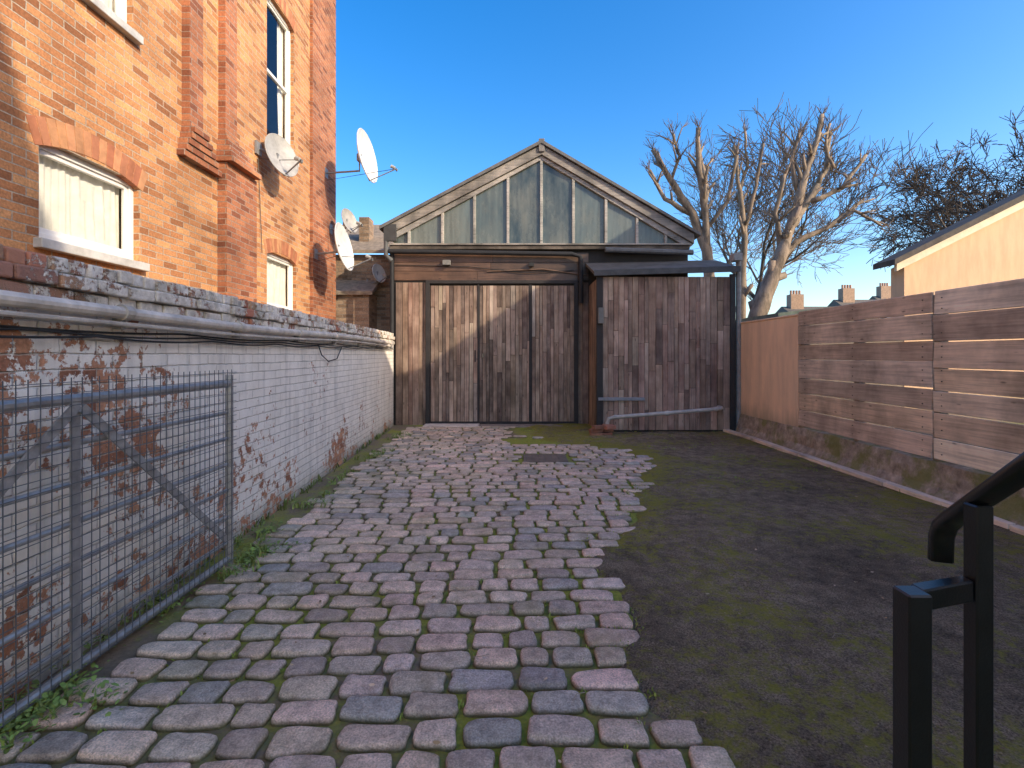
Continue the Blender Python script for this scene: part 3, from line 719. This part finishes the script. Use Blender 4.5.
# ------------------------------------------------------------ black handrail
hr=empty('black_handrail'); m=MB()
m.box((.655,.83,.0),(.695,.87,1.10)); m.box((.818,.885,0),(.850,.915,1.232))
m.prism([(.696,.852),(.696,.882),(.817,.915),(.817,.889)],'Z',1.06,1.098)
m.box((.63,.80,0),(.72,.9,.012)); m.box((.78,.85,0),(.88,.95,.012))
m.build('posts',M_black,hr,bevel=.003)
m=MB(); a=Vector((.890,1.03,1.155)); b=Vector((.705,.52,1.50)); u=(b-a).normalized()
pts=[a+Vector((.0,.016,-.085)),a+Vector((0,.014,-.035)),a+Vector((0,.006,-.010)),a+u*.03,b]
sxv=Vector((1,-.33,0)).normalized()
W2,H2=.021,.011
secs=[]
for k,p in enumerate(pts):
    dd=(pts[min(k+1,len(pts)-1)]-pts[max(k-1,0)]).normalized(); upv=sxv.cross(dd).normalized()
    ring=[]
    for j in range(12):
        t=2*math.pi*j/12; c,s=math.cos(t),math.sin(t); e=.45
        ring.append(p+sxv*(W2*math.copysign(abs(c)**e,c))+upv*(H2*math.copysign(abs(s)**e,s)))
    secs.append(ring)
i0=len(m.v)
for r_ in secs: m.v+=[tuple(p) for p in r_]
for k in range(len(secs)-1):
    for j in range(12):
        q=i0+k*12+j; q2=i0+k*12+(j+1)%12; m.f.append((q,q2,q2+12,q+12)); m.c.append((1,1,1)); m.m.append(0)
m.f.append(tuple(i0+j for j in range(12))); m.c.append((1,1,1)); m.m.append(0)
m.f.append(tuple(i0+(len(secs)-1)*12+j for j in range(12))); m.c.append((1,1,1)); m.m.append(0)
m.build('rail',M_black,hr,smooth=True)
m=MB(); m.tube([(1.02,1.25,.05),(.96,1.3,.07),(.9,1.33,.055),(.84,1.42,.05)],.008,6,(.6,.6,.58)); m.build('white_hose',M_white,smooth=True)

# ------------------------------------------------------------ unseen neighbour house at the right, outline shaped to shade the yard
nh=empty('unseen_neighbour_house'); m=MB()
m.prism([(-9,0),(2.6,0),(2.6,8.35),(-2.2,8.45),(-9,8.5)],'X',8.0,13.0)
m.prism([(-9,8.45),(-3.0,8.4),(-3.12,10.3),(-3.4,10.8),(-3.6,11.6),(-9,11.6)],'X',8.0,8.5)  # thin raised part, shaped to shade the near end of the brick front
m.prism([(2.6,0),(7.5,0),(7.5,7.55),(6.1,7.45),(4.7,7.2),(4.0,7.6),(2.6,8.3)],'X',8.0,12.5)
m.build('rendered_walls',plaster('white_render',(.8,.74,.66),(.6,.55,.48)),nh)

# ------------------------------------------------------------ cream gable house
ch=empty('cream_house'); m=MB(); GY=14.
m.prism([(10.9,0),(24.1,0),(24.1,4.0),(17.5,7.3),(10.9,4.0)],'Y',GY,14.5); m.build('rendered_walls',M_cream,ch)
m=MB(); m.prism([(10.6,3.83),(17.5,7.28),(17.5,7.50),(10.6,4.05)],'Y',GY-.12,GY-.02); m.prism([(24.4,3.83),(17.5,7.28),(17.5,7.50),(24.4,4.05)],'Y',GY-.12,GY-.02); m.build('bargeboards',simple('cream_bargeboard',(.76,.60,.44),.6,0,.2,4,.1),ch)
m=MB(); m.prism([(10.45,3.98),(17.5,7.50),(24.5,3.98),(24.5,4.14),(17.5,7.68),(10.45,4.14)],'Y',GY-.25,14.6); m.build('roof',M_slate,ch)
gs=empty('garden_shed'); m=MB(); m.box((6.2,11.6,0),(9.0,13.4,2.35),(.25,.2,.15)); m.build('walls',M_col,gs)
m=MB(); m.prism([(6.0,2.36),(9.3,2.75),(9.3,2.85),(6.0,2.46)],'Y',11.4,13.6); m.build('roof',simple('green_felt',(.16,.19,.15),.9,0,.4,4,.4),gs)
def leafmass(name,boxes,n,size,col):
    m=MB(); r=random.Random(5)
    for _ in range(n):
        (x0,y0,z0,x1,y1,z1)=r.choice(boxes); x=r.uniform(x0,x1); y=r.uniform(y0,y1); top=z1+.3*nz(x*.6,y*.6,3)+.2*nz(x*2,y*2)
        z=z0+(top-z0)*r.random()**.6; s=size*r.uniform(.5,1.2)
        a=Vector((r.gauss(0,1),r.gauss(0,1),r.gauss(0,1))).normalized(); b=a.orthogonal().normalized(); c=a.cross(b)
        p=Vector((x,y,z)); m.face([p+b*s,p+c*s*.5,p-b*s,p-c*s*.5],vary(col,.5,r))
    return m.build(name,simple('leaf_'+name,(1,1,1),.7,0,.2,9,0,usecol=True),recalc=False)
leafmass('hedge',[(6.5,15,0,11.5,16,2.5),(9,19,0,18,20,2.9),(14,22,0,21,23,3.4)],13000,.08,(.06,.075,.03))
for (x,y,w_,h,r_) in ((25.5,44,7,4.3,1.8),(33,48,8,5.0,2.2),(14,50,7,4.6,1.8),(42,55,9,6,2.4)):
    dh=MB(); p=empty('terraced_house')
    dh.box((x,y,0),(x+w_,y+7,h),(.40,.29,.21)); dh.prism([(y-.3,h),(y+3.5,h+r_),(y+7.3,h)],'X',x-.2,x+w_+.2,(.14,.12,.10))
    dh.box((x+.4,y+2.9,h+r_-.8),(x+1.6,y+3.7,h+r_+1.1),(.40,.26,.18))
    for k in range(4): dh.tube([(x+.6+.27*k,y+3.3,h+r_+1.1),(x+.6+.27*k,y+3.3,h+r_+1.5)],.1,8,(.45,.25,.16))
    for k in (1.2,4.2): dh.box((x+k,y-.03,h-1.9),(x+k+1.1,y-.002,h-.5),(.06,.07,.09))
    dh.build('house_shell',M_col,p)

# ------------------------------------------------------------ trees
def grow(mb,p,d_,l,r,depth,rnd,up=.08,spread=.55,kids=(2,3),col=(.2,.17,.14),minr=.006,shrink=.74,sides=4):
    pts=[p.copy()]; rad=[r]; q=p.copy(); dd=d_.copy(); seg=3
    for i in range(seg):
        dd=(dd+Vector((rnd.gauss(0,.12),rnd.gauss(0,.12),rnd.gauss(0,.12)+up))).normalized(); q=q+dd*l/seg; pts.append(q.copy()); rad.append(max(minr,r*(1-.35*(i+1)/seg)))
    mb.tube(pts,rad,sides if depth>2 else 3,vary(col,.2,rnd),cap=False)
    if depth==0: return
    for k in range(rnd.randint(*kids)):
        t=rnd.choice([1,2,3,3]); a=Vector((rnd.gauss(0,1),rnd.gauss(0,1),rnd.gauss(0,.8))).normalized()
        nd=(dd+a*spread*rnd.uniform(.7,1.4)).normalized()
        grow(mb,pts[t],nd,l*shrink*rnd.uniform(.8,1.15),max(minr,rad[t]*.68),depth-1,rnd,up,spread,kids,col,minr,shrink,sides)
rt=random.Random(11)
def pollard(limbs,dY,col=(.27,.20,.145),tw=(.20,.14,.095)):
    m=MB()
    for L_ in limbs:
        pts=[];rad=[]; yo=rt.uniform(-1.0,1.0); n=len(L_)
        for i,(px,py,r) in enumerate(L_):
            p=W(px,py,dY); p.y+=yo*i/max(1,n-1)*.9; pts.append(p); rad.append(r)
        P2=[];R2=[]
        for i in range(n-1):
            for k in range(4):
                t=k/4; q=pts[i].lerp(pts[i+1],t)
                if k or i: q=q+Vector((rt.gauss(0,.012),rt.gauss(0,.03),rt.gauss(0,.012)))
                P2.append(q); R2.append((rad[i]*(1-t)+rad[i+1]*t)*rt.uniform(.88,1.14)*1.0)
        P2.append(pts[-1]); R2.append(rad[-1]*1.2)
        m.tube(P2,R2,9,vary(col,.12,rt))
        d_=(pts[-1]-pts[-2]).normalized()
        for _ in range(8): 
            a=Vector((rt.gauss(0,1),rt.gauss(0,1),rt.gauss(0,1))).normalized(); grow(m,pts[-1],(d_+a*.7).normalized(),rt.uniform(.15,.4),.012,1,rt,.1,.5,(1,3),tw,.006)
        for k in range(3,len(P2)-1):
            for _ in range(3):
                if rt.random()>.75: continue
                a=Vector((rt.gauss(0,1),rt.gauss(0,1),rt.gauss(.4,.6))).normalized()
                if rt.random()<.35:
                    e=P2[k]+(a+d_*.9)*rt.uniform(.2,.5); m.tube([P2[k],(P2[k]+e)/2+Vector((0,0,.03)),e],[R2[k]*.6,R2[k]*.5,R2[k]*.45],7,vary(col,.12,rt))
                    for _ in range(4): grow(m,e,(a+Vector((rt.gauss(0,.6),rt.gauss(0,.6),.5))).normalized(),rt.uniform(.15,.35),.011,1,rt,.1,.5,(1,2),tw,.006)
                else: grow(m,P2[k],(a+d_*.5).normalized(),rt.uniform(.2,.5),.012,1,rt,.15,.5,(1,2),tw,.006)
    return m.build('pollarded_tree',M_bark,smooth=True,recalc=False)
pollard([[(712,398,.26),(712,300,.22),(706,250,.17),(692,215,.13),(668,178,.10),(652,150,.07)],
 [(706,252,.15),(703,215,.12),(693,175,.09),(690,138,.07)],[(703,218,.11),(712,185,.08),(708,143,.06)],
 [(692,215,.09),(664,200,.07),(648,172,.05)],[(671,183,.06),(676,160,.05),(668,142,.045)],[(702,235,.08),(722,205,.06),(726,165,.05)]],17.5)
pollard([[(738,392,.22),(740,300,.17),(742,240,.12),(735,195,.09),(728,152,.06)],[(742,236,.10),(752,190,.07),(756,150,.05)],[(736,200,.07),(746,168,.05),(742,135,.04)]],20.)
pollard([[(748,402,.30),(756,318,.26),(774,270,.21),(788,232,.16),(800,185,.12),(812,150,.09),(818,118,.06)],
 [(788,230,.13),(812,200,.11),(834,165,.08),(843,124,.055)],[(812,201,.09),(842,188,.07),(866,155,.05)],[(774,268,.13),(800,240,.10),(838,222,.08),(873,196,.05)],
 [(798,190,.08),(790,160,.06),(797,135,.045)],[(782,250,.09),(772,215,.07),(776,180,.05)],[(834,168,.05),(826,145,.045),(832,122,.04)],[(838,222,.05),(850,212,.045),(872,228,.035)]],16.)
def big_tree(base,h,seed,depth,spread,up,l0,r0,col,kids=(2,4),minr=.012):
    r=random.Random(seed); m=MB(); b=Vector(base)
    m.tube([b,b+Vector((.1,0,h*.5)),b+Vector((0,.1,h))],[r0*1.4,r0*1.1,r0],9,col)
    for k in range(6):
        a=6.28*k/6+r.uniform(-.3,.3); grow(m,b+Vector((0,.1,h)),Vector((math.cos(a)*.8,math.sin(a)*.8,r.uniform(.4,1.1))).normalized(),l0,r0*.6,depth,r,up,spread,kids,col,minr,.76)
    return m.build('bare_tree',M_bark,smooth=True,recalc=False)
big_tree((11.6,24,0),4.2,3,5,.6,.05,2.9,.17,(.16,.12,.09),(3,4),.012)
big_tree((27.9,30,0),7.6,9,5,.7,-.02,2.6,.24,(.09,.065,.05),(3,4),.020)
big_tree((33.5,33,0),9.6,21,5,.7,-.03,2.9,.24,(.09,.065,.05),(3,4),.020)
